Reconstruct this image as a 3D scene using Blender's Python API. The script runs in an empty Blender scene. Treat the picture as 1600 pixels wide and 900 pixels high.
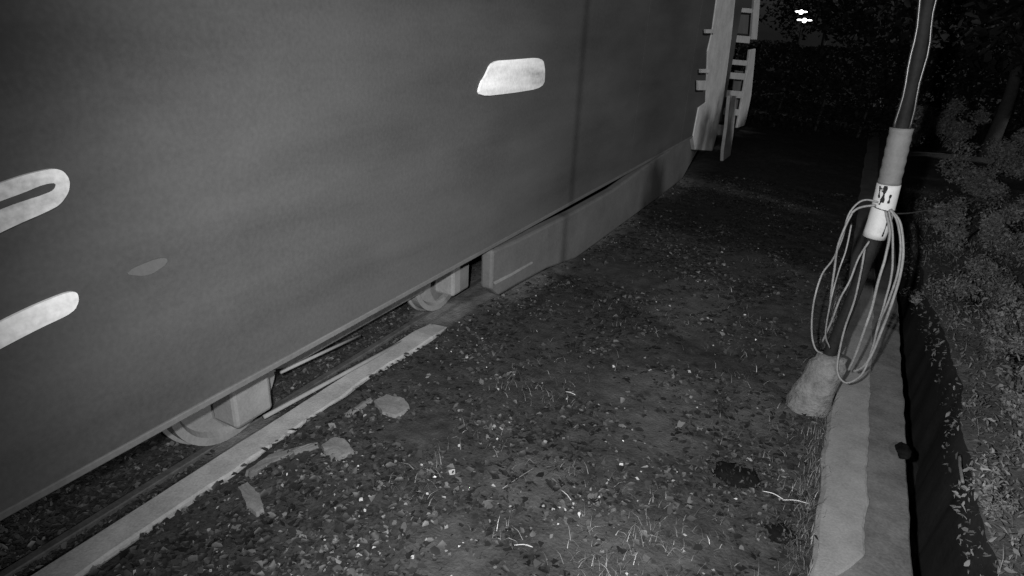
import bpy, bmesh, math, random
import numpy as np
from mathutils import Vector, Matrix

# ------------------------------------------------------------------ camera, sky, lights, exposure
H = 3.2                                     # camera height in metres
F = 1000.0                                  # focal length in pixels of the 1600 px wide photograph
def _axes():
    v = np.array([1380 - 800, 50 - 450.0]); nx = -130.0
    ny = (-F * F - v[0] * nx) / v[1]
    u = lambda a, b: np.array([a, b, F]) / np.linalg.norm([a, b, F])
    Y = u(*v); D = u(nx, ny)
    return np.cross(D, Y), Y, D             # world X, Y and down, in (right, down, forward) of the lens
AX, AY, AD = _axes()
scene = bpy.context.scene
cam_d = bpy.data.cameras.new('camera'); cam = bpy.data.objects.new('camera', cam_d)
scene.collection.objects.link(cam); scene.camera = cam
cam_d.sensor_width = 36; cam_d.lens = 36 * F / 1600; cam_d.clip_end = 2000; cam_d.clip_start = 0.05
cam.matrix_world = Matrix(((AX[0], -AX[1], -AX[2], 0), (AY[0], -AY[1], -AY[2], 0), (-AD[0], AD[1], AD[2], H), (0, 0, 0, 1)))

world = bpy.data.worlds.new('World'); scene.world = world; world.use_nodes = True
SUN_EL, SUN_AZ = math.radians(30), math.radians(115)   # low moon behind the camera and to its right (azimuth clockwise from +Y)
wn = world.node_tree.nodes; wl = world.node_tree.links
sky = wn.new('ShaderNodeTexSky'); sky.sky_type = 'NISHITA'; sky.sun_disc = False
sky.sun_elevation = SUN_EL; sky.sun_rotation = SUN_AZ
bw = wn.new('ShaderNodeRGBToBW'); wl.new(sky.outputs[0], bw.inputs[0]); wl.new(bw.outputs[0], wn['Background'].inputs['Color'])
wn['Background'].inputs['Strength'].default_value = 0.004
sd = bpy.data.lights.new('moon', 'SUN'); sd.energy = 1.6; sd.angle = math.radians(2.5)
so = bpy.data.objects.new('moon', sd); scene.collection.objects.link(so)
sun_dir = Vector((math.sin(SUN_AZ) * math.cos(SUN_EL), math.cos(SUN_AZ) * math.cos(SUN_EL), math.sin(SUN_EL)))
so.rotation_euler = sun_dir.to_track_quat('Z', 'Y').to_euler()
# the infrared lamp of the surveillance camera itself, just beside its lens
sp = bpy.data.lights.new('infrared_lamp', 'SPOT'); sp.energy = 3100; sp.spot_size = math.radians(108); sp.spot_blend = 1.0
sp.shadow_soft_size = 0.03
spo = bpy.data.objects.new('infrared_lamp', sp); scene.collection.objects.link(spo)
spo.location = (-0.22, 0.0, H + 0.02)
scene.view_settings.view_transform = 'Standard'; scene.view_settings.look = 'None'
scene.view_settings.gamma = 1; scene.view_settings.exposure = 0
try: scene.view_settings.use_curve_mapping = False
except Exception: pass

# ------------------------------------------------------------------ helpers
rnd = random.Random(7); rng = np.random.default_rng(11)
C = scene.collection
def ray(px, py):
    d = np.array([px - 800, py - 450, F]); return Vector((float(d @ AX), float(d @ AY), -float(d @ AD)))
def G(px, py, z=0.0):                       # where a pixel's ray meets the level z
    d = ray(px, py); t = (H - z) / -d.z
    return Vector((d.x * t, d.y * t, z))
def V(px, py, Y):                           # where it meets the upright plane at distance Y
    d = ray(px, py); t = Y / d.y
    return Vector((d.x * t, Y, H + d.z * t))
def S(px, py, X):                           # where it meets the upright plane X = const beside the track
    d = ray(px, py); t = X / d.x
    return Vector((X, d.y * t, H + d.z * t))
spo.rotation_euler = (G(1000, 440) - spo.location).to_track_quat('-Z', 'Y').to_euler()

def vnoise(x, y, seed=0):
    xi = np.floor(x).astype(np.int64); yi = np.floor(y).astype(np.int64); fx = x - xi; fy = y - yi
    def h(a, b):
        n = (a * 374761393 + b * 668265263 + seed * 982451653) & 0xffffffff
        n = ((n ^ (n >> 13)) * 1274126177) & 0xffffffff
        return ((n ^ (n >> 16)) & 0xffff) / 65535.0
    u = fx * fx * (3 - 2 * fx); v = fy * fy * (3 - 2 * fy)
    return (h(xi, yi) * (1 - u) + h(xi + 1, yi) * u) * (1 - v) + (h(xi, yi + 1) * (1 - u) + h(xi + 1, yi + 1) * u) * v
def fbm(x, y, s, o=4, seed=0):
    x = np.asarray(x, float); y = np.asarray(y, float); r = 0; a = 0.5; k = 1 / s
    for i in range(o):
        r = r + a * (vnoise(x * k, y * k, seed + i * 17) - 0.5); a *= 0.5; k *= 2.03
    return r

def mat(name, lo, hi, scale=6, rough=0.9, bump=0.3, fine=60, spec=0.25, metallic=0, contrast=(0.3, 0.7), dist=0.02, extra=None):
    m = bpy.data.materials.new(name); m.use_nodes = True
    n = m.node_tree.nodes; l = m.node_tree.links; b = n['Principled BSDF']
    tc = n.new('ShaderNodeTexCoord')
    a = n.new('ShaderNodeTexNoise'); a.inputs['Scale'].default_value = scale; a.inputs['Detail'].default_value = 7; a.inputs['Roughness'].default_value = 0.62
    f = n.new('ShaderNodeTexNoise'); f.inputs['Scale'].default_value = fine; f.inputs['Detail'].default_value = 5
    l.new(tc.outputs['Object'], a.inputs['Vector']); l.new(tc.outputs['Object'], f.inputs['Vector'])
    mx = n.new('ShaderNodeMath'); mx.operation = 'MULTIPLY_ADD'; mx.inputs[1].default_value = 0.35; l.new(f.outputs[0], mx.inputs[0])
    sc = n.new('ShaderNodeMath'); sc.operation = 'MULTIPLY'; sc.inputs[1].default_value = 0.65; l.new(a.outputs[0], sc.inputs[0]); l.new(sc.outputs[0], mx.inputs[2])
    r = n.new('ShaderNodeValToRGB'); r.color_ramp.elements[0].position = contrast[0]; r.color_ramp.elements[1].position = contrast[1]
    r.color_ramp.elements[0].color = (lo, lo, lo, 1); r.color_ramp.elements[1].color = (hi, hi, hi, 1)
    l.new(mx.outputs[0], r.inputs[0]); l.new(r.outputs[0], b.inputs['Base Color'])
    b.inputs['Roughness'].default_value = rough; b.inputs['Specular IOR Level'].default_value = spec; b.inputs['Metallic'].default_value = metallic
    if bump:
        bp = n.new('ShaderNodeBump'); bp.inputs['Strength'].default_value = bump; bp.inputs['Distance'].default_value = dist
        l.new(mx.outputs[0], bp.inputs['Height']); l.new(bp.outputs[0], b.inputs['Normal'])
    if extra: extra(n, l, b, r, tc)
    return m
def mix_attr(attr, value_lo, value_hi, scale=9):
    def fn(n, l, b, r, tc):
        at = n.new('ShaderNodeAttribute'); at.attribute_name = attr
        ns = n.new('ShaderNodeTexNoise'); ns.inputs['Scale'].default_value = scale; ns.inputs['Detail'].default_value = 4
        l.new(tc.outputs['Object'], ns.inputs['Vector'])
        rr = n.new('ShaderNodeValToRGB'); rr.color_ramp.elements[0].color = (value_lo,) * 3 + (1,); rr.color_ramp.elements[1].color = (value_hi,) * 3 + (1,)
        rr.color_ramp.elements[0].position = .35; rr.color_ramp.elements[1].position = .65
        l.new(ns.outputs[0], rr.inputs[0])
        mx = n.new('ShaderNodeMix'); mx.data_type = 'RGBA'
        l.new(at.outputs['Fac'], mx.inputs[0]); l.new(r.outputs[0], mx.inputs[6]); l.new(rr.outputs[0], mx.inputs[7]); l.new(mx.outputs[2], b.inputs['Base Color'])
    return fn
def by_attr(n, l, b, r, tc):                # leaf tone stored per leaf
    at = n.new('ShaderNodeAttribute'); at.attribute_name = 'tone'
    l.new(at.outputs['Fac'], b.inputs['Base Color'])

def link(name, me, m, parent=None, smooth=False, label=None, cat=None, group=None, kind=None):
    o = bpy.data.objects.new(name, me); C.objects.link(o)
    if m: me.materials.append(m)
    if smooth: me.polygons.foreach_set('use_smooth', [True] * len(me.polygons))
    if parent: o.parent = parent
    tag(o, label, cat, group, kind); return o
def tag(o, label=None, cat=None, group=None, kind=None):
    if label: o['label'] = label
    if cat: o['category'] = cat
    if group: o['group'] = group
    if kind: o['kind'] = kind
    return o
def empty(name, loc, label, cat, group=None):
    o = bpy.data.objects.new(name, None); C.objects.link(o); o.location = loc; o.empty_display_size = 0.1
    return tag(o, label, cat, group)
def pyd(name, verts, faces):
    me = bpy.data.meshes.new(name); me.from_pydata([tuple(v) for v in verts], [], faces); me.update(); return me
def grid(name, xs, ys, zf, m, attr=None, kind='structure', **k):
    X, Y = np.meshgrid(xs, ys); Z = zf(X, Y)
    nx, ny = len(xs), len(ys)
    v = np.stack([X.ravel(), Y.ravel(), Z.ravel()], 1)
    i = np.arange(nx - 1)[None, :] + nx * np.arange(ny - 1)[:, None]; i = i.ravel()
    f = np.stack([i, i + 1, i + 1 + nx, i + nx], 1)
    me = bpy.data.meshes.new(name); me.from_pydata(v.tolist(), [], f.tolist()); me.update()
    if attr:
        a = me.attributes.new(attr[0], 'FLOAT', 'POINT'); a.data.foreach_set('value', attr[1](X, Y).ravel().astype(np.float32))
    return link(name, me, m, None, True, kind=kind, **k)
def tube_bm(bm, pts, rad, seg=8, cap=True):
    pts = [Vector(p) for p in pts]; rs = rad if hasattr(rad, '__len__') else [rad] * len(pts)
    rings = []; up = Vector((0.3, 0.2, 1)).normalized()
    for i, p in enumerate(pts):
        t = (pts[min(i + 1, len(pts) - 1)] - pts[max(i - 1, 0)]).normalized()
        a = t.cross(up)
        if a.length < 0.05: a = t.cross(Vector((1, 0, 0)))
        a.normalize(); b = a.cross(t)
        rings.append([bm.verts.new(p + (a * math.cos(q) + b * math.sin(q)) * rs[i]) for q in [2 * math.pi * k / seg for k in range(seg)]])
    for r0, r1 in zip(rings, rings[1:]):
        for k in range(seg): bm.faces.new((r0[k], r0[(k + 1) % seg], r1[(k + 1) % seg], r1[k]))
    if cap: bm.faces.new(rings[0][::-1]); bm.faces.new(rings[-1])
def bm_obj(name, bm, m, parent=None, smooth=False, bevel=0, **k):
    bmesh.ops.recalc_face_normals(bm, faces=bm.faces)
    me = bpy.data.meshes.new(name); bm.to_mesh(me); bm.free()
    o = link(name, me, m, parent, smooth, **k)
    if bevel:
        b = o.modifiers.new('bevel', 'BEVEL'); b.width = bevel; b.segments = 2; b.limit_method = 'ANGLE'
    return o
def tube(name, pts, rad, m, parent=None, seg=8, **k):
    bm = bmesh.new(); tube_bm(bm, pts, rad, seg); return bm_obj(name, bm, m, parent, True, **k)
def smooth_path(pts, n=8):                  # Catmull-Rom
    P = [Vector(p) for p in pts]; P = [2 * P[0] - P[1]] + P + [2 * P[-1] - P[-2]]; out = []
    for i in range(1, len(P) - 2):
        for k in range(n):
            t = k / n; a, b, c, d = P[i - 1:i + 3]
            out.append(0.5 * ((2 * b) + (c - a) * t + (2 * a - 5 * b + 4 * c - d) * t * t + (3 * b - a - 3 * c + d) * t ** 3))
    out.append(P[-2]); return out
def box_bm(bm, lo, hi):
    v = [bm.verts.new((x, y, z)) for z in (lo[2], hi[2]) for y in (lo[1], hi[1]) for x in (lo[0], hi[0])]
    for f in ((0, 2, 3, 1), (4, 5, 7, 6), (0, 1, 5, 4), (2, 6, 7, 3), (0, 4, 6, 2), (1, 3, 7, 5)): bm.faces.new([v[i] for i in f])

# ------------------------------------------------------------------ layout numbers (metres)
XP = -1.345 * H        # pavement edge
XK0, XK1 = -1.135 * H, -1.065 * H     # kerb
XW0, XW1 = 0.112 * H, 0.30 * H       # concrete strip along the ditch
XB = 0.455 * H         # far bank of the ditch
DUST = [(Vector((-3.75, 2.75, 0)), .22, .35, .6), (Vector((-3.7, 5.6, 0)), .35, .5, .8), (Vector((-1.12 * H, 7.2, 0)), .5, 1.6, .8), (Vector((-1.1 * H, 10, 0)), .55, 2.4, .8), (Vector((-1.05 * H, 14, 0)), .6, 3.0, .7)]
def dust(X, Y):
    d = np.zeros_like(X)
    for c, sx, sy, a in DUST:
        cx = c.x; q = ((X - cx) / sx) ** 2 + ((Y - c.y) / sy) ** 2
        q = q + .9 * fbm(X, Y * .6, .35, 4, 5) + .3 * fbm(X, Y, .07, 2, 9)
        d = np.maximum(d, a * np.clip((1.7 - q) / 1.5, 0, 1) ** 1.5)
    return d
MUD = [(G(1030, 640), .5, .7), (G(830, 750), .35, .45), (G(700, 870), .35, .35), (G(960, 860), .6, .4), (G(1180, 640), .3, .6), (G(1080, 480), .5, 1.0)]
def mud(X, Y):                              # trampled bare patches in the litter
    d = np.zeros_like(X)
    for c, sx, sy in MUD:
        q = ((X - c.x) / sx) ** 2 + ((Y - c.y) / sy) ** 2 + 1.6 * fbm(X, Y, .25, 4, 15)
        d = np.maximum(d, .16 * np.clip((1.3 - q) / .9, 0, 1))
    return d
def verge_z(X, Y):
    g = fbm(X, Y, .8, 4, 1) * .10 + fbm(X, Y, .12, 4, 2) * .045 + .035
    far = np.clip((Y - 5) / 8, 0, 1)
    gutter = np.clip((XK0 + .02 - X) / .05, 0, 1)
    gz = -.005 + fbm(X, Y, .15, 4, 3) * .04 + fbm(X, Y, .04, 2, 8) * .015
    pass
    z = g * (1 - gutter) + gz * gutter
    near_k = np.exp(-((X - XK1) / .25) ** 2) * (X > XK1 - .03)
    z = z + near_k * .012
    z = np.where((X > XK0 - .01) & (X < XK1 + .0), np.minimum(z, .0), z)
    d = dust(X, Y)
    near = np.clip((7 - Y) / 2, 0, 1); z = z * (1 - d) + d * (.05 - .03 * near * (X < XK0) + fbm(X, Y, .3, 3, 6) * .02)
    return z
def zat(x, y): return float(verge_z(np.array([x]), np.array([y]))[0])

# ------------------------------------------------------------------ setting
m_soil = mat('leafy_soil', .005, .026, 7, .85, 1.0, 45, .3, contrast=(.36, .66), dist=.03, extra=mix_attr('dust', .08, .12))
m_kerb = mat('worn_kerb_concrete', .11, .23, 5, .9, .7, 70, .2, dist=.01)
m_conc = mat('old_concrete', .028, .09, 4, .9, .7, 50, .2, dist=.012)
m_cap = mat('fresh_mortar', .07, .15, 3.2, .9, .6, 60, .2, dist=.01)
m_bank = mat('bank_earth', .03, .08, 3, .9, .8, 30, .1, dist=.04)
m_ditch = mat('shaded_ditch_mud', .006, .018, 3, .6, .4, 30, .3, dist=.02)
far = lambda a, n: list(np.geomspace(a, 420, n))
ysv = np.array([-60, -30, -12, -5] + list(np.arange(-1, 2.4, .12)) + list(np.arange(2.4, 13, .034)) + list(np.arange(13, 28, .1)) + list(np.geomspace(28.2, 420, 50)))
xsv = np.concatenate([np.arange(-7, -4.75, .15), np.arange(-4.7, XW0 + .08, .034)])
def vz(X, Y):
    return verge_z(X, Y)
grid('verge', xsv, ysv, vz, m_soil, ('dust', lambda X, Y: np.maximum(dust(X, Y), mud(X, Y))))
grid('trackbed', -np.geomspace(420, 6.9, 40), np.concatenate([-np.geomspace(60, 1, 12), np.geomspace(1.5, 420, 60)]), lambda X, Y: -.06 + fbm(X, Y, 2, 3, 130) * .06, m_soil)
# kerb in cast lengths (one continuous run)
bm = bmesh.new(); ky = np.concatenate([np.arange(-20, 2, .5), np.arange(2, 9, .05), np.arange(9, 30, .5)])
rows = []
for y in ky:
    e0 = XK0 + .008 * float(fbm(np.array([y]), np.array([0.]), .3, 3, 40)[0]) * 2
    e1 = XK1 + .10 * float(fbm(np.array([y]), np.array([3.]), .35, 4, 41)[0])
    t = .052 + .012 * float(fbm(np.array([y]), np.array([7.]), .6, 3, 42)[0])
    t -= .16 * min(1, max(0, (y - 4.9) / 1.2))
    rows.append([bm.verts.new(p) for p in ((e0, y, -.12), (e0, y, t - .008), (e0 + .012, y, t), (e1 - .015, y, t - .004), (e1, y, t - .02), (e1 + .01, y, -.12))])
for a, b in zip(rows, rows[1:]):
    for k in range(5): bm.faces.new((a[k], a[k + 1], b[k + 1], b[k]))
bm_obj('kerb', bm, m_kerb, kind='structure')

# drain wall strip beside the ditch: old base with a thicker pale mortar cap, ragged along its edge
wallr = empty('drain_wall', (0, 0, 0), 'pale concrete drain wall with a lighter mortar layer, running up between the verge and the dark ditch', 'wall')
bm = bmesh.new(); rows = []; wy = np.concatenate([np.arange(-15, 2.8, .5), np.arange(2.8, 9.5, .04), np.arange(9.6, 40, .4)])
for y in wy:
    r = XW1 + .05 * float(fbm(np.array([y]), np.array([1.]), .4, 4, 51)[0]) + .005
    t = .045 + .01 * float(fbm(np.array([y]), np.array([2.]), .3, 3, 52)[0])
    rows.append([bm.verts.new(p) for p in ((XW0 + .03, y, -.3), (XW0 + .03, y, t), ((XW0 + r) / 2, y, t + .003), (r - .012, y, t - .002), (r, y, t - .018), (r + .005, y, -1.1))])
for a, b in zip(rows, rows[1:]):
    for k in range(5): bm.faces.new((a[k], a[k + 1], b[k + 1], b[k]))
bm_obj('wall_base', bm, m_conc, wallr)
bm = bmesh.new(); rows = []
for y in wy:
    f_ = lambda s, sc, q: float(fbm(np.array([y]), np.array([q]), sc, 4, s)[0])
    mid = 0.213 * H + .05 * f_(53, .25, 4.) + .012 * f_(54, .04, 9.)
    mid -= .16 * min(1, max(0, (3.98 - y) / .35)) ** 1.3
    l0 = XW0 + .08 * f_(55, .5, 5.)
    t = .085 + .012 * f_(56, .5, 8.)
    rows.append([bm.verts.new(p) for p in ((l0 - .01, y, -.1), (l0, y, t - .03), (l0 + .03, y, t - .006), ((l0 + mid) / 2, y, t + .004), (mid - .02, y, t), (mid - .003, y, t - .012), (mid, y, .03))])
for a, b in zip(rows, rows[1:]):
    for k in range(6): bm.faces.new((a[k], a[k + 1], b[k + 1], b[k]))
bm_obj('mortar_cap', bm, m_cap, wallr)

# ditch floor and bank
def ditch_z(X, Y): return -1.02 + fbm(X, Y, .3, 3, 60) * .06
grid('ditch', np.linspace(XW1 - .1, XB + .25, 12), np.array([-30, -5, 0] + list(np.arange(1, 16, .12)) + [30, 60, 420]), ditch_z, m_ditch)
def bank_edge(Y): return XB + .22 * fbm(Y, Y * 0, .7, 4, 61) - .055 * H * np.clip((Y - 7) / 3, 0, 1.4)
def bank_z(X, Y):
    e = X; z = .03 + .10 * np.clip(e, 0, 3) + fbm(X + XB, Y, .5, 4, 62) * .12 * np.clip(e * 2, 0, 1)
    return np.where(e < 0, -1.1 + np.clip((e + .12) / .12, 0, 1) * 1.1, z)
xb = np.concatenate([[-.12, -.1, -.06, -.03, 0], np.arange(.03, 2.2, .05), np.geomspace(2.3, 420, 40)])
bk = grid('bank', xb, np.array([-60, -20, -5, 0, 1] + list(np.arange(2, 14, .08)) + list(np.arange(14, 30, .5)) + list(np.geomspace(31, 420, 25))), bank_z, m_bank)
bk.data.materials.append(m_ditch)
for v in bk.data.vertices: v.co.x += float(bank_edge(np.array([v.co.y]))[0])
bk.data.update()
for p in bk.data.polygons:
    if p.center.z < -.04 or p.normal.z < .45: p.material_index = 1  # shade inside the ditch painted as a near-black tone on its bank face

# ------------------------------------------------------------------ loose cover: leaves, dry grass, bank growth
def leaf_cloud(name, pos, size, tone, m, tilt=.6, curl=.3, aspect=.5, normal=None, **k):
    """each leaf = 2 bent quads"""
    n = len(pos); a = rng.uniform(0, 2 * np.pi, n)
    ti = rng.normal(0, tilt, n); tj = rng.normal(0, tilt, n)
    u = np.stack([np.cos(a), np.sin(a), ti], 1); u /= np.linalg.norm(u, axis=1)[:, None]
    v = np.stack([-np.sin(a), np.cos(a), tj], 1); v /= np.linalg.norm(v, axis=1)[:, None]
    w_ = np.cross(u, v)
    s = size[:, None]; asp = (aspect * rng.uniform(.6, 1.4, n))[:, None]; cu = (curl * rng.uniform(-.3, 1, n))[:, None]
    P = []
    for du, dv, dw in ((-.5, 0, .0), (-.12, -.5, 1), (-.12, .5, 1), (.2, -.36, .8), (.2, .36, .8), (.5, 0, .2), (0, 0, 0)):
        du = du + rng.normal(0, .09, (n, 1)); dv = dv + rng.normal(0, .12, (n, 1))
        P.append(pos + u * s * du + v * s * asp * dv * 1.0 + w_ * s * cu * dw * .5)
    P = np.stack(P, 1).reshape(-1, 3)
    base = (np.arange(n) * 7)[:, None]
    tri = np.concatenate([base + np.array(t) for t in ((0, 1, 6), (6, 2, 0), (1, 3, 6), (6, 4, 2), (3, 5, 6), (6, 5, 4))], 0)
    me = bpy.data.meshes.new(name)
    me.vertices.add(len(P)); me.vertices.foreach_set('co', P.ravel().astype(np.float32))
    me.loops.add(len(tri) * 3); me.loops.foreach_set('vertex_index', tri.ravel().astype(np.int32))
    me.polygons.add(len(tri)); me.polygons.foreach_set('loop_start', np.arange(0, len(tri) * 3, 3, dtype=np.int32))
    me.update(calc_edges=True)
    at = me.attributes.new('tone', 'FLOAT', 'POINT'); at.data.foreach_set('value', np.repeat(tone, 7).astype(np.float32))
    return link(name, me, m, **k)
def blades(name, roots, length, lean, width, tone, m, **k):
    n = len(roots); a = rng.uniform(0, 2 * np.pi, n)
    d = np.stack([np.cos(a), np.sin(a), np.zeros(n)], 1); s = np.stack([-np.sin(a), np.cos(a), np.zeros(n)], 1)
    L = length[:, None]; ln = lean[:, None]; wd = width[:, None] if hasattr(width, '__len__') else width
    up = np.array([0, 0, 1.])
    p0 = roots; p1 = roots + L * (.5 * ln * d * .7 + up * .55 * np.sqrt(np.clip(1 - ln ** 2 * .8, .02, 1))); p2 = roots + L * (ln * d + up * .85 * np.sqrt(np.clip(1 - ln ** 2, .0, 1)))
    P = np.stack([p0 - s * wd, p0 + s * wd, p1 - s * wd * .8, p1 + s * wd * .8, p2], 1).reshape(-1, 3)
    b = (np.arange(n) * 5)[:, None]
    tri = np.concatenate([b + np.array(t) for t in ((0, 1, 3), (0, 3, 2), (2, 3, 4))], 0)
    me = bpy.data.meshes.new(name)
    me.vertices.add(len(P)); me.vertices.foreach_set('co', P.ravel().astype(np.float32))
    me.loops.add(len(tri) * 3); me.loops.foreach_set('vertex_index', tri.ravel().astype(np.int32))
    me.polygons.add(len(tri)); me.polygons.foreach_set('loop_start', np.arange(0, len(tri) * 3, 3, dtype=np.int32))
    me.update(calc_edges=True)
    at = me.attributes.new('tone', 'FLOAT', 'POINT'); at.data.foreach_set('value', np.repeat(tone, 5).astype(np.float32))
    return link(name, me, m, **k)
m_leaf = mat('dead_leaf', .05, .2, 5, .6, 0, spec=.4, extra=by_attr)
m_green = mat('dim_leaf', .04, .1, 5, .6, 0, spec=.3, extra=by_attr)

def scatter(n, x0, x1, ya, yb, power=1.0):
    x = rng.uniform(x0, x1, n); y = ya + (yb - ya) * rng.uniform(0, 1, n) ** power
    return x, y
# verge litter
x, y = scatter(46000, XK1 + .02, XW0 - .02, 1.2, 15, 1.5)
dens = fbm(x, y, .5, 4, 70)
keep = (dens + rng.uniform(-.2, .2, len(x)) > -.03) & (np.hypot(x - G(1148, 745).x, y - G(1148, 745).y) > .2) & (np.hypot(x - G(1218, 838).x, y - G(1218, 838).y) > .15) & (rng.uniform(0, 1, len(x)) > dust(x, y) * 1.3 + 3.2 * mud(x, y)); x, y = x[keep], y[keep]
z = verge_z(x, y) + rng.uniform(.002, .018, len(x))
bigm = rng.uniform(0, 1, len(x)) < .6; tone = np.where(bigm, np.clip(rng.lognormal(-4.5, .7, len(x)), .004, .06), np.clip(rng.lognormal(-3.6, 1.0, len(x)), .006, .32))
tone = tone * np.clip(1 + 3 * fbm(x, y, .35, 4, 72), .4, 2.2)
leaf_cloud('leaf_litter', np.stack([x, y, z], 1), np.where(bigm, rng.uniform(.03, .075, len(x)), rng.lognormal(-3.75, .35, len(x))), tone, m_leaf, tilt=.28, curl=.6, aspect=.7, kind='stuff', label='dark dead leaves scattered over the verge')
# gutter litter
x, y = scatter(11000, XP - .35, XK0 - .01, 1.0, 7, 1.2)
keep = (rng.uniform(0, 1, len(x)) > dust(x, y) * 2.2); x, y = x[keep], y[keep]
leaf_cloud('gutter_litter', np.stack([x, y, verge_z(x, y) + rng.uniform(.002, .02, len(x))], 1), rng.uniform(.02, .06, len(x)), np.clip(rng.lognormal(-4.0, .6, len(x)), .006, .1), m_leaf, tilt=.35, kind='stuff', label='dark leaves packed in the gutter between road and kerb')
# dry straw and grass on the verge
x, y = scatter(9000, -2.6, XW0, 2.8, 9.5, 1.6)
keep = fbm(x, y, .45, 3, 75) + .12 * (x / 2) + rng.uniform(-.12, .12, len(x)) > .03; x, y = x[keep], y[keep]
blades('dry_grass', np.stack([x, y, verge_z(x, y)], 1), rng.uniform(.04, .14, len(x)), rng.uniform(.8, 1.0, len(x)), rng.uniform(.001, .0026, len(x)), np.clip(rng.lognormal(-3.1, .75, len(x)), .015, .35), m_leaf, kind='stuff', label='thin dry grass straws on the verge')
# grass along the wall's left foot
n = 1500; y = rng.uniform(3.2, 9, n); x = XW0 + rng.normal(-.06, .05, n)
blades('wall_foot_grass', np.stack([x, y, verge_z(x, y)], 1), rng.uniform(.05, .14, n), rng.uniform(.3, .9, n), rng.uniform(.0012, .003, n), np.clip(rng.lognormal(-3.2, .5, n), .02, .2), m_leaf, kind='stuff', label='short grass growing along the foot of the drain wall')
# bank ground cover
n = 34000; e = rng.uniform(0, 1, n) ** 1.6 * 4.5 - .04; y = 2.6 + 13 * rng.uniform(0, 1, n) ** 1.3
x = bank_edge(y) + e; cl = fbm(x, y, .45, 4, 80)
keep = cl + rng.uniform(-.2, .2, n) > -.06; x, y, cl = x[keep], y[keep], cl[keep]
z = bank_z(x - bank_edge(y), y) + np.clip(rng.uniform(-.05, .22, len(x)) + cl * .5, .01, .5)
leaf_cloud('bank_undergrowth', np.stack([x, y, z], 1), rng.uniform(.02, .075, len(x)), np.clip(rng.lognormal(-2.8, .3, len(x)) * np.clip(1 + 3.2 * cl, .25, 2), .012, .16), m_green, tilt=.7, aspect=.35, kind='stuff', label='low tangled leafy undergrowth on the bank beyond the ditch')
n = 2200; y = 2.8 + 13 * rng.uniform(0, 1, n) ** 1.3; x = bank_edge(y) + rng.uniform(-.02, 4, n)
keep = fbm(x, y, .5, 4, 83) + rng.uniform(-.2, .2, n) > 0; x, y = x[keep], y[keep]
blades('bank_grass', np.stack([x, y, bank_z(x - bank_edge(y), y)], 1), rng.uniform(.12, .4, len(x)), rng.uniform(.2, .9, len(x)), rng.uniform(.002, .005, len(x)), np.clip(rng.lognormal(-2.5, .45, len(x)), .02, .22), m_green, kind='stuff', label='dim long grass on the bank beyond the ditch')

# ------------------------------------------------------------------ the pole with its sleeve, label, cables
PY = 1.775 * H
pole_px = [(1462, -50), (1450, 0), (1437, 80), (1421, 150), (1409, 200), (1393, 270), (1377, 335), (1362, 380), (1338, 450), (1314, 510), (1296, 552), (1276, 595), (1262, 630)]
PP = [V(a, b, PY) for a, b in pole_px]
base = PP[-1].copy(); base.z = zat(base.x, PY) - .1; PP.append(base)
up = (PP[0] - PP[1]).normalized(); top = [PP[0] + up * k for k in (2.6, 1.2, .4)]
axis = smooth_path(top + PP, 5)[::-1]       # bottom to top
def at_z(z):
    for a, b in zip(axis, axis[1:]):
        if a.z <= z <= b.z: return a.lerp(b, (z - a.z) / (b.z - a.z))
    return axis[-1]
def sub(z0, z1, n=14): return [at_z(z0 + (z1 - z0) * k / n) for k in range(n + 1)]
zpx = lambda a, b: V(a, b, PY).z
m_black = mat('black_plastic', .005, .01, 8, .38, .12, 50, .5, dist=.003)
m_dpole = mat('dark_weathered_pole', .004, .012, 5, .7, .5, 50, .08, dist=.008)
m_sleeve = mat('grey_sleeve', .05, .085, 7, .75, .3, 60, .3, dist=.005)
m_white = mat('scuffed_white_plastic', .17, .26, 9, .6, .2, 60, .35, dist=.004, contrast=(.2, .55))
m_cable = mat('pale_cable', .05, .15, 5, .6, .2, 60, .3, dist=.002)
m_foot = mat('rough_concrete', .04, .12, 7, .95, 1.0, 35, .1, dist=.04)
pole = empty('utility_pole', (base.x, PY, 0), 'slim black pole with grey sleeve and white band, standing left of the drain wall', 'pole')
def child_tube(name, pts, r, m, seg=16, **k):
    return tube(name, [p - pole.location for p in pts], r, m, pole, seg, **k)
zt = axis[-1].z
child_tube('pole_shaft', sub(base.z, zt, 60), [.052 - .012 * k / 60 for k in range(61)], m_dpole, 20)
z_s1, z_s0, z_l0 = zpx(1409, 200), zpx(1382, 287), zpx(1365, 370)
child_tube('sleeve', sub(z_s0, z_s1, 16), [.079 + .003 * math.sin(k * 2.1) for k in range(17)], m_sleeve, 28)
sl = child_tube('white_band', sub(z_l0, z_s0 + .004, 10), [.084] * 11, m_white, 28)
# dark wire tie round the white band, worn dark marks, slit
def on_surface(z, ang, r): 
    c = at_z(z); return Vector((c.x + math.cos(ang) * r, c.y + math.sin(ang) * r, z)) - pole.location
zt_ = zpx(1373, 322)
tube('wire_tie', [on_surface(zt_ - .012 * math.cos(a + .6), a, .088) for a in [2 * math.pi * k / 32 for k in range(33)]], .0045, m_black, sl, 6)
def surf_mark(z0, a0, z1, a1, w, name='scuff_mark'):
    bm = bmesh.new(); n = 6; vs = []
    for k in range(n + 1):
        t = k / n; z = z0 + (z1 - z0) * t; a = a0 + (a1 - a0) * t; ww = w * (1 + .5 * math.sin(t * 9))
        vs.append((bm.verts.new(on_surface(z, a - ww / .084 / 2, .0862)), bm.verts.new(on_surface(z, a + ww / .084 / 2, .0862))))
    for p, q in zip(vs, vs[1:]): bm.faces.new((p[0], p[1], q[1], q[0]))
    bm_obj(name, bm, m_dpole, sl)
F0 = -math.pi / 2 - .1                      # the side that faces the camera
zh = z_s0
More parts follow.
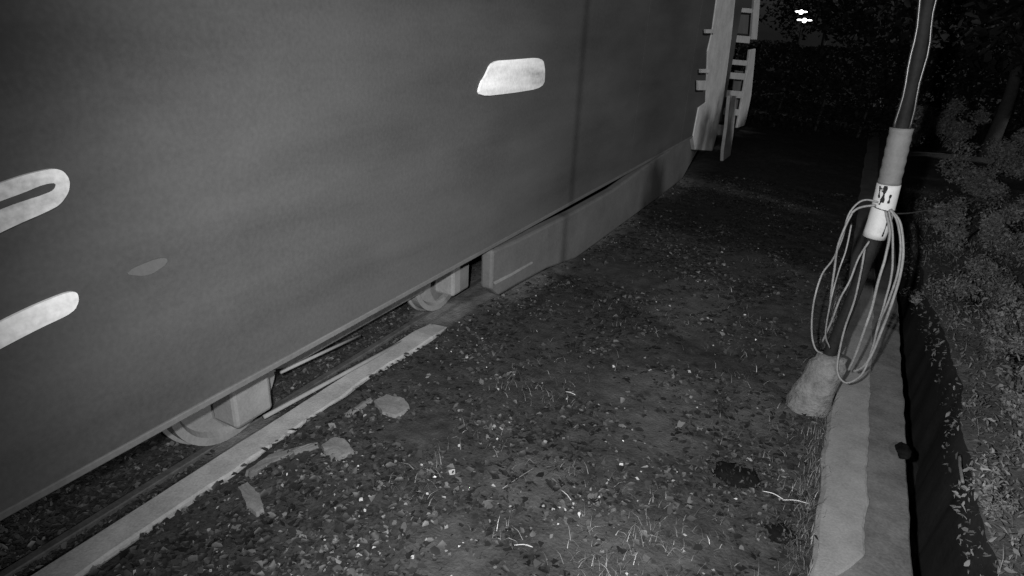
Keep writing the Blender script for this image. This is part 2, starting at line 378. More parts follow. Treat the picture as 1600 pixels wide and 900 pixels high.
for dz0, a0, dz1, a1, w in ((-.01, -.62, -.10, -.50, .012), (-.00, -.12, -.13, -.16, .022), (-.12, -.2, -.15, -.35, .012), (-.06, .42, -.13, .36, .013), (-.02, -.45, -.05, -.30, .008)):
    surf_mark(zh + dz0, F0 + a0, zh + dz1, F0 + a1, w)
surf_mark(z_l0 + .17, F0 + .75, z_l0 + .03, F0 + .72, .010, 'slit')
# two glossy black conduits strapped to the shaft above the sleeve
for ang, r0 in ((-2.55, .012), (-.55, .010)):
    pts = [Vector((c.x + math.cos(ang) * .055, c.y + math.sin(ang) * .055 , c.z)) for c in sub(z_s1 - .05, zt, 40)]
    pts = [p + Vector((.006 * math.sin(i * 1.3 + ang), .004 * math.cos(i * .9), 0)) for i, p in enumerate(pts)]
    child_tube('conduit', pts, r0, m_black, 12)
# rough concrete footing, a leaning lump that the pole rises from
bm = bmesh.new(); rows = []; NS = 26; NR = 14
f0 = V(1256, 636, PY - .1); f0.z = -.05; f1 = V(1300, 556, PY - .03)
for j in range(NR + 1):
    t = j / NR; c = Vector((f0.x, PY - .05, -.08)).lerp(Vector((f1.x, PY - .02, f1.z)), t)
    rr = .19 * (1 - .25 * t) * (1 if j < NR - 1 else .8) 
    ring = []
    for k in range(NS):
        a = 2 * math.pi * k / NS
        q = rr * (1 + .35 * float(fbm(np.array([math.cos(a) * 2 + 5]), np.array([math.sin(a) * 2 + t * 5]), .7, 4, 91)[0]))
        ring.append(bm.verts.new(Vector((c.x + q * math.cos(a), c.y + q * .8 * math.sin(a), c.z)) - pole.location))
    rows.append(ring)
for a, b in zip(rows, rows[1:]):
    for k in range(NS): bm.faces.new((a[k], a[(k + 1) % NS], b[(k + 1) % NS], b[k]))
bm.faces.new(rows[-1]); bm_obj('footing', bm, m_foot, pole, True)

# slack cable hung in loops from the tie: one coil, several turns
loops = [
 [(1372, 316), (1345, 314), (1326, 336), (1316, 372), (1303, 402), (1284, 430), (1272, 470), (1268, 515), (1274, 545), (1286, 552)],
 [(1368, 322), (1340, 325), (1325, 345), (1309, 385), (1304, 420), (1299, 455), (1297, 482)],
 [(1358, 378), (1342, 402), (1328, 438), (1312, 468), (1298, 505), (1285, 534)],
 [(1384, 330), (1390, 362), (1384, 400), (1372, 440), (1362, 482), (1348, 522), (1336, 556), (1326, 578)],
 [(1389, 328), (1394, 360), (1395, 405), (1391, 440), (1383, 470), (1372, 508), (1362, 548), (1346, 585), (1322, 598), (1308, 578), (1318, 520), (1335, 470), (1346, 420), (1352, 385)],
 [(1391, 326), (1407, 352), (1411, 392), (1406, 432), (1394, 472), (1380, 510), (1366, 545), (1350, 572), (1334, 580)],
 [(1390, 327), (1403, 350), (1407, 385), (1403, 425), (1390, 465), (1376, 500), (1366, 530)],
 [(1330, 352), (1322, 390), (1310, 425), (1298, 470), (1290, 520), (1296, 545)],
]
coil = empty('cable_coil', tuple(V(1378, 322, PY - .1)), 'slack pale cable hanging in long loops from the wire tie on the pole', 'cable')
for i, lp in enumerate(loops):
    n = len(lp); pts = []
    for k, (a, b) in enumerate(lp):
        Yk = PY - .10 - .14 * math.sin(math.pi * k / (n - 1)) * (.4 + .22 * (i % 4)) - .012 * i
        pts.append(V(a, b, Yk))
    pts = smooth_path(pts, 8)
    pts = [p + Vector((0, .006 * math.sin(k * .35 + i), .004 * math.sin(k * .5 + i))) for k, p in enumerate(pts)]
    tube('cable_turn', [p - coil.location for p in pts], [.0075, .009, .008, .0105, .0085, .011, .0085, .006][i], m_cable, coil, 8)
tube('cable_tail', [p - coil.location for p in smooth_path([V(1390, 334, PY - .1), V(1420, 333, PY - .06), V(1452, 328, PY), V(1500, 322, PY + .1), V(1532, 308, PY + .2)], 6)], .006, m_dpole, coil, 6)

# ------------------------------------------------------------------ the rails and the freight wagon standing on them
m_rail = mat('rusty_rail', .02, .06, 9, .6, .4, 60, .3, dist=.004)
for rx in (-3.80, -5.24):
    bm = bmesh.new()
    prof = [(-.07, -.10), (-.07, -.085), (-.012, -.07), (-.012, .03), (-.034, .04), (-.034, .068), (-.026, .075), (.026, .075), (.034, .068), (.034, .04), (.012, .03), (.012, -.07), (.07, -.085), (.07, -.10)]
    rows = [[bm.verts.new((rx + u, y, v - .045)) for u, v in prof] for y in np.linspace(-40, 120, 60)]
    for a, b in zip(rows, rows[1:]):
        for k in range(len(prof)): bm.faces.new((a[k], a[(k + 1) % len(prof)], b[(k + 1) % len(prof)], b[k]))
    bm_obj('rail', bm, m_rail, kind='structure')
m_side = bpy.data.materials.new('grimy_grey_paint'); m_side.use_nodes = True
def side_nodes(m, lo, hi, streak, p0=.36, p1=.64):
    n = m.node_tree.nodes; l = m.node_tree.links; b = n['Principled BSDF']; tc = n.new('ShaderNodeTexCoord')
    def ns(sc, det, mapping):
        mp = n.new('ShaderNodeMapping'); mp.inputs['Scale'].default_value = mapping; t = n.new('ShaderNodeTexNoise'); t.inputs['Scale'].default_value = sc; t.inputs['Detail'].default_value = det
        l.new(tc.outputs['Object'], mp.inputs[0]); l.new(mp.outputs[0], t.inputs['Vector']); return t
    a = ns(1.1, 5, (1, .5, 1)); c = ns(2.2, 6, (1, .22, 1.6)); e = ns(38, 4, (1, 1, 1))
    m1 = n.new('ShaderNodeMath'); m1.operation = 'MULTIPLY_ADD'; m1.inputs[1].default_value = .5; l.new(a.outputs[0], m1.inputs[0])
    m2 = n.new('ShaderNodeMath'); m2.operation = 'MULTIPLY_ADD'; m2.inputs[1].default_value = streak; l.new(c.outputs[0], m2.inputs[0])
    m3 = n.new('ShaderNodeMath'); m3.operation = 'MULTIPLY'; m3.inputs[1].default_value = .5 - streak; l.new(e.outputs[0], m3.inputs[0])
    l.new(m3.outputs[0], m2.inputs[2]); l.new(m2.outputs[0], m1.inputs[2])
    r = n.new('ShaderNodeValToRGB'); r.color_ramp.elements[0].position = p0; r.color_ramp.elements[1].position = p1
    r.color_ramp.elements[0].color = (lo,) * 3 + (1,); r.color_ramp.elements[1].color = (hi,) * 3 + (1,)
    l.new(m1.outputs[0], r.inputs[0]); l.new(r.outputs[0], b.inputs['Base Color'])
    b.inputs['Roughness'].default_value = .75; b.inputs['Specular IOR Level'].default_value = .2
    bp = n.new('ShaderNodeBump'); bp.inputs['Strength'].default_value = .15; bp.inputs['Distance'].default_value = .01; l.new(m1.outputs[0], bp.inputs['Height']); l.new(bp.outputs[0], b.inputs['Normal'])
side_nodes(m_side, .027, .052, .3)
m_plate = bpy.data.materials.new('scuffed_white_plate'); m_plate.use_nodes = True; side_nodes(m_plate, .2, .72, .42, .42, .57)
m_endp = mat('pale_end_paint', .20, .38, 2.5, .8, .3, 30, .2, dist=.008)
m_gear = mat('dusty_running_gear', .05, .12, 5, .85, .6, 40, .2, dist=.012)
m_wheel = mat('dusty_wheel_steel', .09, .16, 4, .8, .4, 50, .25, dist=.01)
m_under = mat('dark_underframe', .015, .035, 5, .8, .5, 40, .2)
m_case = mat('dusty_equipment_case', .045, .085, 1.6, .85, .3, 40, .2, dist=.008)
XS = -2.9; SILL = 1.06; Y0, Y1 = -1.2, 16.2
wag = empty('freight_wagon', (-4.5, 7.5, .07), 'long grey freight wagon with white plates along its side, filling the left of the photo', 'train wagon')
wl_ = Vector(wag.location)
def wpart(name, bm, m, parent=wag, **k):
    bmesh.ops.translate(bm, verts=bm.verts, vec=-wl_); return bm_obj(name, bm, m, parent, **k)
bm = bmesh.new(); W2 = 1.6; xc = XS - W2
prof = [(-W2, SILL), (-W2, 3.95), (-W2 + .12, 4.15), (-.7, 4.38), (0, 4.44), (.7, 4.38), (W2 - .12, 4.15), (W2, 3.95), (W2, SILL)]
rows = []
for y in [Y0] + list(np.linspace(Y0 + .05, Y1 - .05, 60)) + [Y1]:
    rows.append([bm.verts.new((xc + u + (0 if abs(u) < W2 else .004 * math.sin(y * 2.3) * (1 if u > 0 else -1)), y, v)) for u, v in prof])
for a, b in zip(rows, rows[1:]):
    for k in range(len(prof)): bm.faces.new((a[k], a[(k + 1) % len(prof)], b[(k + 1) % len(prof)], b[k]))
bm.faces.new(rows[0]); bm.faces.new(rows[-1][::-1]); body = wpart('body', bm, m_side)
bm = bmesh.new(); box_bm(bm, (XS - .03, Y0, SILL - .012), (XS + .012, 14, SILL + .028)); wpart('sill', bm, m_case, body, bevel=.006)
bm = bmesh.new(); box_bm(bm, (xc - .5, Y0 + .3, .55), (xc + .5, Y1 - .3, SILL - .014)); wpart('underframe', bm, m_under, bevel=.01)
for y_ in (.35, 3.35, 6.35, 9.35, 12.35):
    bm = bmesh.new(); box_bm(bm, (XS - .01, y_, SILL + .03), (XS + .0035, y_ + .006, 3.94)); wpart('panel_joint', bm, m_side, body)
def plate(name, px, m=m_plate, n=6, x=XS + .004, th=.012, label=None, parent=wag, rnd_=0, X=XS):
    for _ in range(2): px = [q for (a0, b0), (a1, b1) in zip(px, px[1:] + px[:1]) for q in ((a0 * .78 + a1 * .22, b0 * .78 + b1 * .22), (a0 * .22 + a1 * .78, b0 * .22 + b1 * .78))]
    bm = bmesh.new(); P = [S(a, b, X) for a, b in px]
    A = [bm.verts.new((x + th, p.y, p.z)) for p in P]; B = [bm.verts.new((x - .02, p.y, p.z)) for p in P]
    bm.faces.new(A); bm.faces.new(B[::-1])
    for i in range(len(A)): bm.faces.new((A[i], A[(i + 1) % len(A)], B[(i + 1) % len(B)], B[i]))
    return wpart(name, bm, m, parent, label=label)
plate('side_plate', [(-60, 306), (0, 284), (40, 271), (80, 262), (96, 266), (106, 280), (105, 298), (92, 318), (70, 330), (30, 347), (0, 361), (-60, 392)], label='wide white plate with a rounded end and a dark central groove')
plate('plate_groove', [(-60, 336), (0, 312), (34, 300), (62, 288), (84, 284), (80, 296), (60, 304), (34, 312), (0, 324), (-60, 350)], m=m_side, x=XS + .016, th=.003, parent=wag)
plate('side_plate', [(-60, 533), (0, 500), (50, 476), (100, 456), (117, 454), (121, 468), (112, 487), (60, 511), (0, 542), (-60, 575)], label='narrow white plate low on the wagon side')
plate('side_plate', [(767, 95), (800, 93), (846, 89), (850, 110), (848, 137), (800, 145), (744, 151), (750, 128), (756, 120)], label='slanting white plate high on the wagon side')
m_faint = mat('worn_side_paint', .045, .062, 4, .8, .2, 60, .2, dist=.003)
plate('worn_patch', [(196, 428), (206, 419), (222, 412), (240, 405), (254, 402), (262, 405), (257, 414), (247, 421), (238, 427), (224, 431), (209, 430)], m=m_faint, th=.002)
# wheels on the near rail, and their partners on the far one
def wheel(y, x=-3.80, r=.48, side=1):
    bm = bmesh.new(); pr = [(0, .05), (.12, .055), (.13, .02), (r - .09, .0), (r - .06, .055), (r, .055), (r, -.05), (r + .028, -.06), (r + .028, -.085), (0, -.085)]; rows = []
    for k in range(48):
        a = 2 * math.pi * k / 48; rows.append([bm.verts.new((x + side * u, y + q * math.cos(a), .03 + r + q * math.sin(a))) for q, u in pr[1:-1]])
    for i in range(48):
        a, b = rows[i], rows[(i + 1) % 48]
        for k in range(len(a) - 1): bm.faces.new((a[k], a[k + 1], b[k + 1], b[k]))
    for idx, q in ((0, 0), (-1, 1)): bm.faces.new([rw[idx] for rw in rows])
    return bm
WY = (S(362, 655, -3.74).y, S(688, 482, -3.74).y)
WY2 = (11.6, 14.4)
for pair in (WY, WY2):
    bg = bpy.data.objects.new('bogie', None); C.objects.link(bg); bg.parent = wag
    for y in pair:
        for x, sd_ in ((-3.80, 1), (-5.24, -1)):
            wpart('wheel', wheel(y, x, side=sd_), m_wheel, bg)
        bm = bmesh.new(); tube_bm(bm, [(-3.9, y, .545), (-5.14, y, .545)], .08, 12); wpart('axle', bm, m_under, bg, smooth=True)
        bm = bmesh.new(); box_bm(bm, (-3.72, y - .17, .30), (-3.46, y + .17, .66)); wpart('axle_box', bm, m_wheel, bg, bevel=.03)
    bm = bmesh.new(); y0, y1 = pair
    pts = [(y0 - .3, .66), (y0 + .2, .56), (y0 + .5, .44), (y1 - .5, .44), (y1 - .2, .56), (y1 + .3, .66), (y1 + .3, .82), (y0 - .3, .82)]
    A = [bm.verts.new((-3.62, a, b)) for a, b in pts]; B = [bm.verts.new((-3.70, a, b)) for a, b in pts]
    bm.faces.new(A); bm.faces.new(B[::-1])
    for i in range(8): bm.faces.new((A[i], A[(i + 1) % 8], B[(i + 1) % 8], B[i]))
    wpart('side_frame', bm, m_gear, bg, bevel=.015)
for (pa, pb, X_, rr) in (((438, 582), (562, 524), -3.6, .014), ((412, 652), (686, 503), -3.6, .018)):
    a, b = S(*pa, X_), S(*pb, X_)
    bm = bmesh.new(); tube_bm(bm, [a, b], rr, 10); wpart('pale_rod', bm, m_wheel, smooth=True)  # pale rods stand in for rail-head shine and the bogie frame's edge
# equipment case hung low under the sill beyond the first bogie
def slab(name, px, X, th, m, parent=wag, zmin=None, bevel=.012, **k):
    bm = bmesh.new(); P = [S(a, b, X) for a, b in px]
    if zmin is not None:
        for p in P: p.z = max(p.z, zmin)
    A = [bm.verts.new((X, p.y, p.z)) for p in P]; B = [bm.verts.new((X - th, p.y, p.z)) for p in P]
    bm.faces.new(A); bm.faces.new(B[::-1])
    for i in range(len(A)): bm.faces.new((A[i], A[(i + 1) % len(A)], B[(i + 1) % len(B)], B[i]))
    return wpart(name, bm, m, parent, bevel=bevel, **k)
slab('equipment_case', [(770, 392), (812, 374), (900, 330), (960, 296), (1020, 252), (1078, 212), (1098, 222), (1066, 280), (1030, 312), (985, 350), (945, 382), (900, 404), (855, 420), (810, 444), (780, 462), (768, 452)], -2.96, .14, m_case, zmin=.16, bevel=.03)
slab('case_rail', [(772, 441), (800, 427), (832, 409), (834, 411), (802, 430), (774, 445)], -2.94, .02, m_wheel, bevel=.004)
# pale end of the wagon: corner post, platform rungs, outer rail and hanging steps
XE = XS + .02
slab('corner_post', [(1124, -40), (1159, -40), (1149, 0), (1143, 60), (1131, 150), (1119, 215), (1113, 236), (1086, 234), (1083, 215), (1092, 168), (1103, 160), (1106, 80), (1113, 50), (1120, 0)], XE, .10, m_endp)
slab('outer_rail', [(1180, -20), (1189, -20), (1187, 12), (1183, 62), (1174, 62), (1178, 12)], XE, .06, m_endp)
slab('outer_rail', [(1172, 78), (1181, 76), (1174, 150), (1164, 196), (1152, 200), (1161, 150), (1168, 110)], XE, .06, m_endp)
slab('hanging_step', [(1141, 150), (1151, 150), (1146, 210), (1140, 250), (1130, 252), (1131, 235), (1136, 200)], XE + .12, .08, m_endp, zmin=.04)
for yy, hh, xr_, dl in ((-26, 10, 0, 0), (11, 7, 0, 0), (54, 11, -2, 0), (92, 8, -1, 0), (112, 10, -4, 0), (140, 11, -4, 0), (168, 10, -6, 0), (194, 16, -12, 0)):
    t = yy / 230; xl = 1146 - 32 * t; xr = 1181 - 26 * t + xr_
    slab('rung', [(xl, yy), (xr, yy + 3), (xr - 2, yy + hh + 3), (xl - 2, yy + hh)], XE - .03, .05, m_endp, bevel=.008)
slab('inner_panel', [(1152, 18), (1175, 20), (1171, 54), (1147, 52)], XE - .1, .04, m_case)
slab('inner_panel', [(1150, 110), (1164, 112), (1152, 196), (1140, 194)], XE - .1, .04, m_case)
for (xa, ya, w_, h_) in ((1104, 46, 14, 6), (1096, 108, 14, 6), (1092, 126, 12, 15)):
    slab('bracket', [(xa, ya), (xa + w_, ya), (xa + w_, ya + h_), (xa, ya + h_)], XE + .05, .05, m_endp, bevel=.005)
bm = bmesh.new(); box_bm(bm, (-6.0, Y1 + .02, .95), (-2.98, Y1 + 2.4, SILL)); wpart('end_platform', bm, m_under, bevel=.01)

# ------------------------------------------------------------------ flat stones, scraps, dark clumps
m_stone = mat('pale_flat_stone', .05, .12, 9, .9, .8, 60, .2, dist=.006)
m_bright = mat('bright_scrap', .2, .36, 12, .7, .1, 60, .3)
m_dark = mat('dark_debris', .002, .006, 8, .95, .5, 40, .03)
def flat(name, px, z, th, m, label, cat, group=None):
    pts = [G(a, b, z) for a, b in px]; c = sum(pts, Vector()) / len(pts); bz = zat(c.x, c.y)
    bm = bmesh.new(); A = []; B = []; Bt = []
    out = []
    for i, p in enumerate(pts):
        q = pts[(i + 1) % len(pts)]
        for t in (0, .25, .5, .75):
            r = p.lerp(q, t); r += Vector((rnd.uniform(-.006, .006), rnd.uniform(-.006, .006), 0)); out.append(r - c)
    A = [bm.verts.new(Vector((p.x * .94, p.y * .94, th + rnd.uniform(-.003, .003)))) for p in out]
    B = [bm.verts.new(Vector((p.x, p.y, -.03))) for p in out]
    mid = bm.verts.new((0, 0, th + .004))
    for i in range(len(A)):
        j = (i + 1) % len(A); bm.faces.new((A[i], A[j], mid)); bm.faces.new((B[i], B[j], A[j], A[i]))
    o = bm_obj(name, bm, m, None, label=label, cat=cat, group=group); o.location = (c.x, c.y, bz); return o
flat('flat_stone', [(372, 764), (388, 756), (406, 776), (415, 800), (402, 806), (386, 796)], .03, .035, m_stone, 'long pale flat stone lying below the kerb, beside a small round hole', 'stone')
flat('flat_stone', [(500, 704), (524, 690), (540, 694), (554, 712), (530, 724), (508, 716)], .03, .035, m_stone, 'middle one of the three pale flat stones by the kerb', 'stone')
flat('flat_stone', [(582, 632), (604, 622), (632, 628), (642, 642), (620, 656), (596, 650)], .03, .035, m_stone, 'wide pale flat stone farthest up the verge, just right of the kerb', 'stone')
flat('mortar_ridge', [(384, 745), (420, 720), (470, 706), (500, 698), (500, 706), (470, 714), (425, 728), (392, 752)], .02, .02, m_stone, 'thin ragged ridge of pale mortar between the long stone and the middle stone', 'mortar')
flat('mortar_ridge', [(536, 656), (560, 640), (580, 628), (584, 633), (562, 648), (540, 662)], .02, .02, m_stone, 'short ragged ridge of pale mortar beside the widest flat stone', 'mortar')

def lump(name, px, py, rx, ry, h, m, label, cat, seed=1, z=None, tall=1):
    c = G(px, py, .03 if z is None else z); bm = bmesh.new(); bmesh.ops.create_icosphere(bm, subdivisions=4, radius=1)
    for v in bm.verts:
        n = v.co.normalized(); q = 1 + .7 * float(fbm(np.array([n.x + 3 + seed]), np.array([n.y + n.z * 1.7]), .6, 4, seed)[0])
        v.co = Vector((n.x * rx * q, n.y * ry * q, n.z * h * q))
    o = bm_obj(name, bm, m, None, True, label=label, cat=cat); o.location = (c.x, c.y, (zat(c.x, c.y) if z is None else z) + h * .3); return o
def dark_clump(px, py, w, n, label):
    c = G(px, py, .03); root = empty('weed_clump', (c.x, c.y, zat(c.x, c.y)), label, 'weed')
    p = rng.normal(0, 1, (n, 3)) * np.array([w, w * .8, w * .25]); p[:, 2] = np.abs(p[:, 2]) + .01
    o = leaf_cloud('leaves', p, rng.uniform(.02, .045, n), rng.uniform(.003, .008, n), m_green, tilt=.8)
    o.parent = root
    bm = bmesh.new(); bmesh.ops.create_icosphere(bm, subdivisions=3, radius=1)
    for v in bm.verts:
        q = 1 + .8 * float(fbm(np.array([v.co.x * 1.5 + px]), np.array([v.co.y * 1.5 + v.co.z]), .6, 3, 7)[0]); v.co = Vector((v.co.x * w * 1.25 * q, v.co.y * w * 1.1 * q, v.co.z * w * .45 * q))
    bm_obj('root_ball', bm, m_dark, root, True)
dark_clump(1148, 745, .13, 300, 'larger dark weed clump on the verge left of the drain wall')
dark_clump(1218, 838, .085, 200, 'smaller dark weed clump low on the verge against the drain wall')
lump('black_scrap', 1411, 706, .055, .11, .03, m_dark, 'small black oval scrap lying at the ditch edge of the drain wall', 'scrap', 4, z=.05)
lump('pebble', 378, 768, .018, .018, .014, m_dark, 'small round dark pebble beside the long flat stone', 'pebble', 6)
def straw(p, q, r, label, lift=.035, m=m_bright):
    a = G(*p, lift); b = G(*q, lift); a.z = zat(a.x, a.y) + lift * .5; b.z = zat(b.x, b.y) + lift * .7; mid = a.lerp(b, .5); mid.z += .008; mid += Vector((rnd.uniform(-.01, .01), rnd.uniform(-.01, .01), 0))
    tube('straw', smooth_path([a, mid, b], 4), r, m, None, 6, label=label, cat='straw')
straw((876, 767), (892, 784), .003, 'bright white straw slanting down on the middle of the verge')
straw((803, 856), (832, 858), .003, 'bright white straw lying level at the bottom of the verge')
straw((884, 611), (899, 617), .0035, 'short bright straw in the dark leaves right of the flat stones', .04)
straw((1190, 772), (1222, 785), .003, 'pale bent straw beside the large dark weed clump')
straw((1222, 785), (1262, 792), .003, 'pale straw reaching to the foot of the drain wall')
straw((835, 735), (785, 765), .003, 'long pale straw above the slanting bright one', .02, m_cable)
def chip(px, py, s, label, cat='scrap'):
    s *= .75; c = G(px, py, .03); bm = bmesh.new(); k = rnd.randint(3, 5); top_ = []; bot = []
    for i in range(k):
        a = 2 * math.pi * i / k + rnd.uniform(-.3, .3); q = s * rnd.uniform(.7, 1.2)
        top_.append(bm.verts.new((math.cos(a) * q, math.sin(a) * q, .008 + rnd.uniform(0, .01)))); bot.append(bm.verts.new((math.cos(a) * q, math.sin(a) * q, 0)))
    bm.faces.new(top_); bm.faces.new(bot[::-1])
    for i in range(k): bm.faces.new((bot[i], bot[(i + 1) % k], top_[(i + 1) % k], top_[i]))
    o = bm_obj('scrap', bm, m_bright, None, label=label, cat=cat); o.location = (c.x, c.y, zat(c.x, c.y) + .02)
for px, py, s, lb in ((564, 789, .018, 'upper of two bright triangular scraps right of the long flat stone'), (571, 807, .012, 'lower of two bright triangular scraps right of the long flat stone'),
                      (958, 577, .02, 'brightest white scrap high in the middle of the verge'), (717, 702, .014, 'tiny white scrap below and left of the middle of the verge'),
                      (970, 732, .024, 'pale square scrap left of the large dark weed clump'), (936, 779, .009, 'white dot scrap right of the slanting bright straw'),
                      (645, 880, .016, 'bent white scrap at the bottom edge of the verge'), (1163, 494, .02, 'pale scrap far up the dark verge, left of the cable coil')):
    chip(px, py, s, lb)

def bush(px, py, R, n, leaf, tone, label, seed):
    R *= 1.5; n = int(n * 1.6); c = G(px, py, .1); c.x += R * .3; bz = float(bank_z(np.array([c.x]) - bank_edge(np.array([c.y])), np.array([c.y]))[0])
    root = empty('bush', (c.x, c.y, bz), label, 'bush', 'bushes on the bank')
    g = np.random.default_rng(seed); cs = []
    for i in range(16):
        a = g.uniform(0, 6.28); q = g.uniform(0, 1) ** .6; cs.append((math.cos(a) * R * q * .8, math.sin(a) * R * q * .8, R * g.uniform(.15, 1.15) * (1.2 - .5 * q), R * g.uniform(.16, .34)))
    cs = np.array(cs); i = g.integers(0, 16, n); d = g.normal(0, 1, (n, 3)); d /= np.linalg.norm(d, axis=1)[:, None]
    p = cs[i, :3] + d * cs[i, 3:4] * g.uniform(.4, 1.1, (n, 1)); p[:, 2] = np.maximum(p[:, 2], .01)
    for k in range(8):
        bm = bmesh.new(); tube_bm(bm, smooth_path([(0, 0, -.05), (cs[k, 0] * .3, cs[k, 1] * .3, cs[k, 2] * .5), tuple(cs[k, :3])], 3), [.012, .011, .010, .009, .007, .006, .004], 5); bm_obj('branch', bm, m_dark, root)
    o = leaf_cloud('foliage', p, g.uniform(.6, 1.3, n) * leaf, np.clip(g.normal(tone, tone * .3, n), .01, .3), m_green, tilt=.7, aspect=.45); o.parent = root
bush(1500, 470, .34, 2600, .045, .085, 'feathery bush beside the ditch, level with the bottom of the cable coil', 1)
bush(1565, 560, .34, 2600, .045, .075, 'bush at the right edge, below the thin cable tail', 2)
bush(1590, 690, .26, 2200, .04, .075, 'bush at the right edge just above the pale leafy plant', 3)
bush(1480, 385, .40, 2600, .055, .11, 'low bush right of the pole, under the thin cable tail', 4)
bush(1570, 400, .50, 3400, .055, .11, 'broad bush at the right edge level with the cable coil', 5)
bush(1500, 300, .60, 3400, .07, .14, 'tall rounded bush behind the thin cable tail', 6)
bush(1590, 285, .85, 4200, .08, .16, 'biggest bush, high at the right edge', 7)
bush(1440, 235, .8, 3600, .10, .15, 'dim bush just right of the grey sleeve of the pole', 8)
# plants on the bank that stand out
def plant(px, py, w, h, n, size, tone, label, name='leafy_plant', z=.1, aspect=.4):
    c = G(px, py, z); y = c.y; x = c.x; bz = float(bank_z(np.array([x]) - bank_edge(np.array([y])), np.array([y]))[0])
    root = empty(name, (x, y, bz), label, 'plant')
    bm = bmesh.new()
    for i in range(9):
        a = rnd.uniform(0, 6.28); q = rnd.uniform(.2, 1)
        tube_bm(bm, [(0, 0, -.02), (math.cos(a) * w * q * .5, math.sin(a) * w * q * .5, h * .6), (math.cos(a) * w * q, math.sin(a) * w * q, h * rnd.uniform(.6, 1))], [.004, .003, .0015], 5)
    bm_obj('stem', bm, m_dark, root)
    t = rng.uniform(.15, 1, n); a = rng.uniform(0, 6.28, n); q = rng.uniform(0, 1, n) ** .6 * t
    p = np.stack([np.cos(a) * q * w, np.sin(a) * q * w, h * t * rng.uniform(.6, 1, n)], 1)
    o = leaf_cloud('leaves', p, rng.uniform(.6, 1.2, n) * size, np.clip(rng.normal(tone, tone * .35, n), .02, .3), m_green, tilt=.6, aspect=aspect); o.parent = root
plant(1548, 800, .17, .32, 420, .05, .09, 'pale leafy plant lit brightly at the ditch edge of the bank')
plant(1442, 447, .26, .22, 420, .05, .10, 'feathery grey tuft hanging over the far end of the ditch')
plant(1590, 640, .3, .5, 420, .07, .06, 'dim leafy plant at the right edge of the photo on the bank')
straw((1498, 715), (1502, 760), .012, 'short pale stick standing in the dark ditch near the bank', .02, m_cable)

# ------------------------------------------------------------------ trees
m_bark = mat('dark_bark', .02, .05, 6, .9, .8, 40, .15, dist=.03)
m_crown = mat('dark_foliage', .03, .06, 5, .6, 0, spec=.3, extra=by_attr)
def make_crown_mesh(seed, R, n, leaf):
    g = np.random.default_rng(seed); cs = []
    for i in range(26):
        a = g.uniform(0, 6.28); q = g.uniform(.1, 1) ** .6; cs.append((math.cos(a) * R * q * .75, math.sin(a) * R * q * .75, g.uniform(-.55, .8) * R * (1.1 - .4 * q), g.uniform(.22, .42) * R))
    cs = np.array(cs); i = g.integers(0, len(cs), n); d = g.normal(0, 1, (n, 3)); d /= np.linalg.norm(d, axis=1)[:, None]
    return cs[i, :3] + d * cs[i, 3:4] * g.uniform(.55, 1.05, (n, 1)), cs
def tree(x, y, h, R, label, n=5200, leaf=.28, seed=1):
    root = empty('tree', (x, y, float(bank_z(np.array([x]) - bank_edge(np.array([y])), np.array([y]))[0]) if x > XB else 0), label, 'tree', 'trees along the ditch')
    pos, cs = make_crown_mesh(seed, R, n, leaf); pos[:, 2] += h - R
    bm = bmesh.new(); tube_bm(bm, smooth_path([(0, 0, -.3), (.1, 0, h * .25), (-.05, .1, h * .5), (0, 0, h * .8)], 4), [.20 - .012 * k for k in range(13)], 10)
    for c in cs[:9]: tube_bm(bm, smooth_path([(0, 0, h * .35), (c[0] * .4, c[1] * .4, h * .5), (c[0], c[1], c[2] + h - R)], 3), [.08, .07, .06, .05, .04, .03, .02], 6)
    bm_obj('trunk', bm, m_bark, root, True)
    o = leaf_cloud('crown', pos, rng.uniform(.6, 1.3, n) * leaf, np.clip(rng.normal(.013, .005, n), .006, .03), m_crown, tilt=.8, aspect=.6); o.parent = root
T = [(3.2, 21.5, 6.5, 2.8, 'dark tree over the verge just right of the wagon end'), (7.5, 16, 6, 2.6, 'dark tree at the upper right beyond the bank'), (0.8, 29, 8, 3.6, 'tall dark tree beyond the far verge, left of the pole top'),
     (6.5, 27, 8, 3.6, 'dark tree in the distance behind the pole top'), (12.5, 24, 8, 4, 'dark tree at the far right edge of the view'), (-3, 44, 9, 4.2, 'distant dark tree by the far lamps'), (5, 46, 10, 4.6, 'distant dark tree right of the far lamps'),
     (15, 42, 10, 5, 'farthest dark tree at the right')]
for i, (x, y, h, R, lb) in enumerate(T): tree(x, y, h, R, lb, seed=i + 3)
for i, (x, y, h, R, lb) in enumerate([(5.2, 8.5, 5.2, 2.0, 'short unseen tree added to shade the verge, nearest to the pole'), (5.0, 12.5, 5.6, 2.3, 'short unseen tree added to shade the verge, second from the pole'), (5.4, 17, 5.6, 2.4, 'short unseen tree added to shade the verge, third from the pole'), (6.2, 21, 5.8, 2.4, 'short unseen tree added to shade the verge, nearest the hedge')]):
    tree(x, y, h, R, lb, n=7000, leaf=.26, seed=i + 60)  # unseen trees added to keep the moon off the far verge
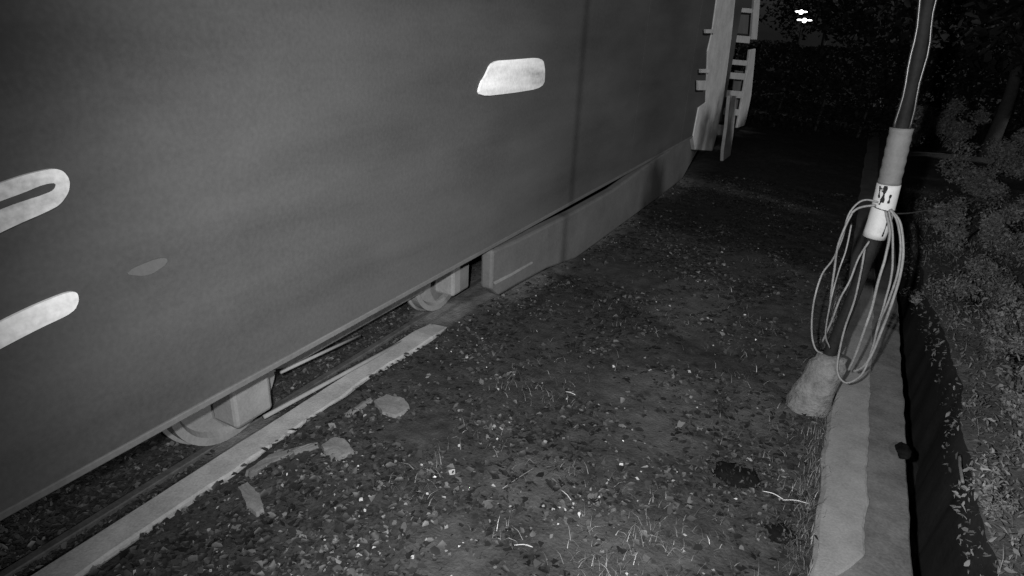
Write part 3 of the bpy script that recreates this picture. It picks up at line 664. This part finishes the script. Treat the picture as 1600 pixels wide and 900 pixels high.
# hedge added to cover lit ground so the view past the wagon stays black
hp = empty('hedge', (2, 24, 0), 'long dark hedge added to keep the area beyond the wagon end black', 'hedge')
n = 26000; hx = rng.uniform(-10, 7.5, n); hz = rng.uniform(0, 1, n) ** .8 * (2.7 + .9 * fbm(hx, hx * 0, 1.2, 3, 99)); hy = rng.normal(0, .55, n) * (1 - .15 * hz) + fbm(hx, hz, 1, 3, 98) * 1.2
yy = 0
o = leaf_cloud('foliage', np.stack([hx, hy + yy, hz], 1), rng.uniform(.10, .24, n), np.clip(rng.normal(.009, .004, n), .004, .02), m_crown, tilt=.8, aspect=.6); o.parent = hp
for i in range(14):
    x_ = -9.8 + 17 * i / 13; y_ = 0
    bm = bmesh.new(); tube_bm(bm, [(x_, y_, -.1), (x_ + .1, y_ + .05, 1.0), (x_ - .1, y_ - .1, 2.0)], [.05, .04, .02], 6); bm_obj('stem', bm, m_bark, hp)
# ------------------------------------------------------------------ far wall and far lamps
bm = bmesh.new(); YW = G(1540, 130).y
a, b = V(1478, 128, YW), V(1700, 145, YW)
h0 = V(1520, 70, YW).z; h1 = V(1640, 66, YW).z
bz = .0
box_bm(bm, (a.x, YW, -.2), (a.x + 14, YW + .2, h0))
bm_obj('far_wall', bm, mat('dim_render', .05, .08, 1.2, .9, .2, 20, .1), None, bevel=.02, label='dim grey wall low in the upper right corner beyond the bank', cat='wall')
m_em = bpy.data.materials.new('lamp_glow'); m_em.use_nodes = True
e_ = m_em.node_tree.nodes['Principled BSDF']; e_.inputs['Emission Color'].default_value = (1, 1, 1, 1); e_.inputs['Emission Strength'].default_value = 4; e_.inputs['Base Color'].default_value = (.8, .8, .8, 1)
LY = 38.0; c0 = V(1255, 27, LY)
lp = empty('lamp_post', (c0.x, LY, 0), 'distant post with two small glowing lamps against the dark trees', 'lamp')
tube('post', [(0, .3, -.2), (0, .3, c0.z + .5)], .05, m_dpole, lp, 10)
for px, py, w_ in ((1252, 19, .16), (1257, 32, .22)):
    p = V(px, py, LY) - lp.location
    bm = bmesh.new(); box_bm(bm, (p.x - w_ * 1.7, p.y, p.z - .03), (p.x + w_ * 1.7, p.y + .2, p.z + .06)); hd = bm_obj('lamp_head', bm, m_conc, lp, bevel=.01)
    bm = bmesh.new(); bmesh.ops.create_uvsphere(bm, u_segments=16, v_segments=10, radius=.11)
    for v in bm.verts: v.co += Vector((p.x, p.y - .05, p.z))
    bm_obj('bulb_and_glint', bm, m_em, hd, True)
    for dx in (-1, 1):  # stretched glowing blobs on each side imitate the lamp's streaky glint
        bm = bmesh.new(); bmesh.ops.create_uvsphere(bm, u_segments=12, v_segments=8, radius=.05)
        for v in bm.verts: v.co = Vector((v.co.x * 2.4, v.co.y, v.co.z * .7)) + Vector((p.x + dx * w_ * 1.1, p.y - .04, p.z + .02))
        bm_obj('bulb_and_glint', bm, m_em, hd, True)
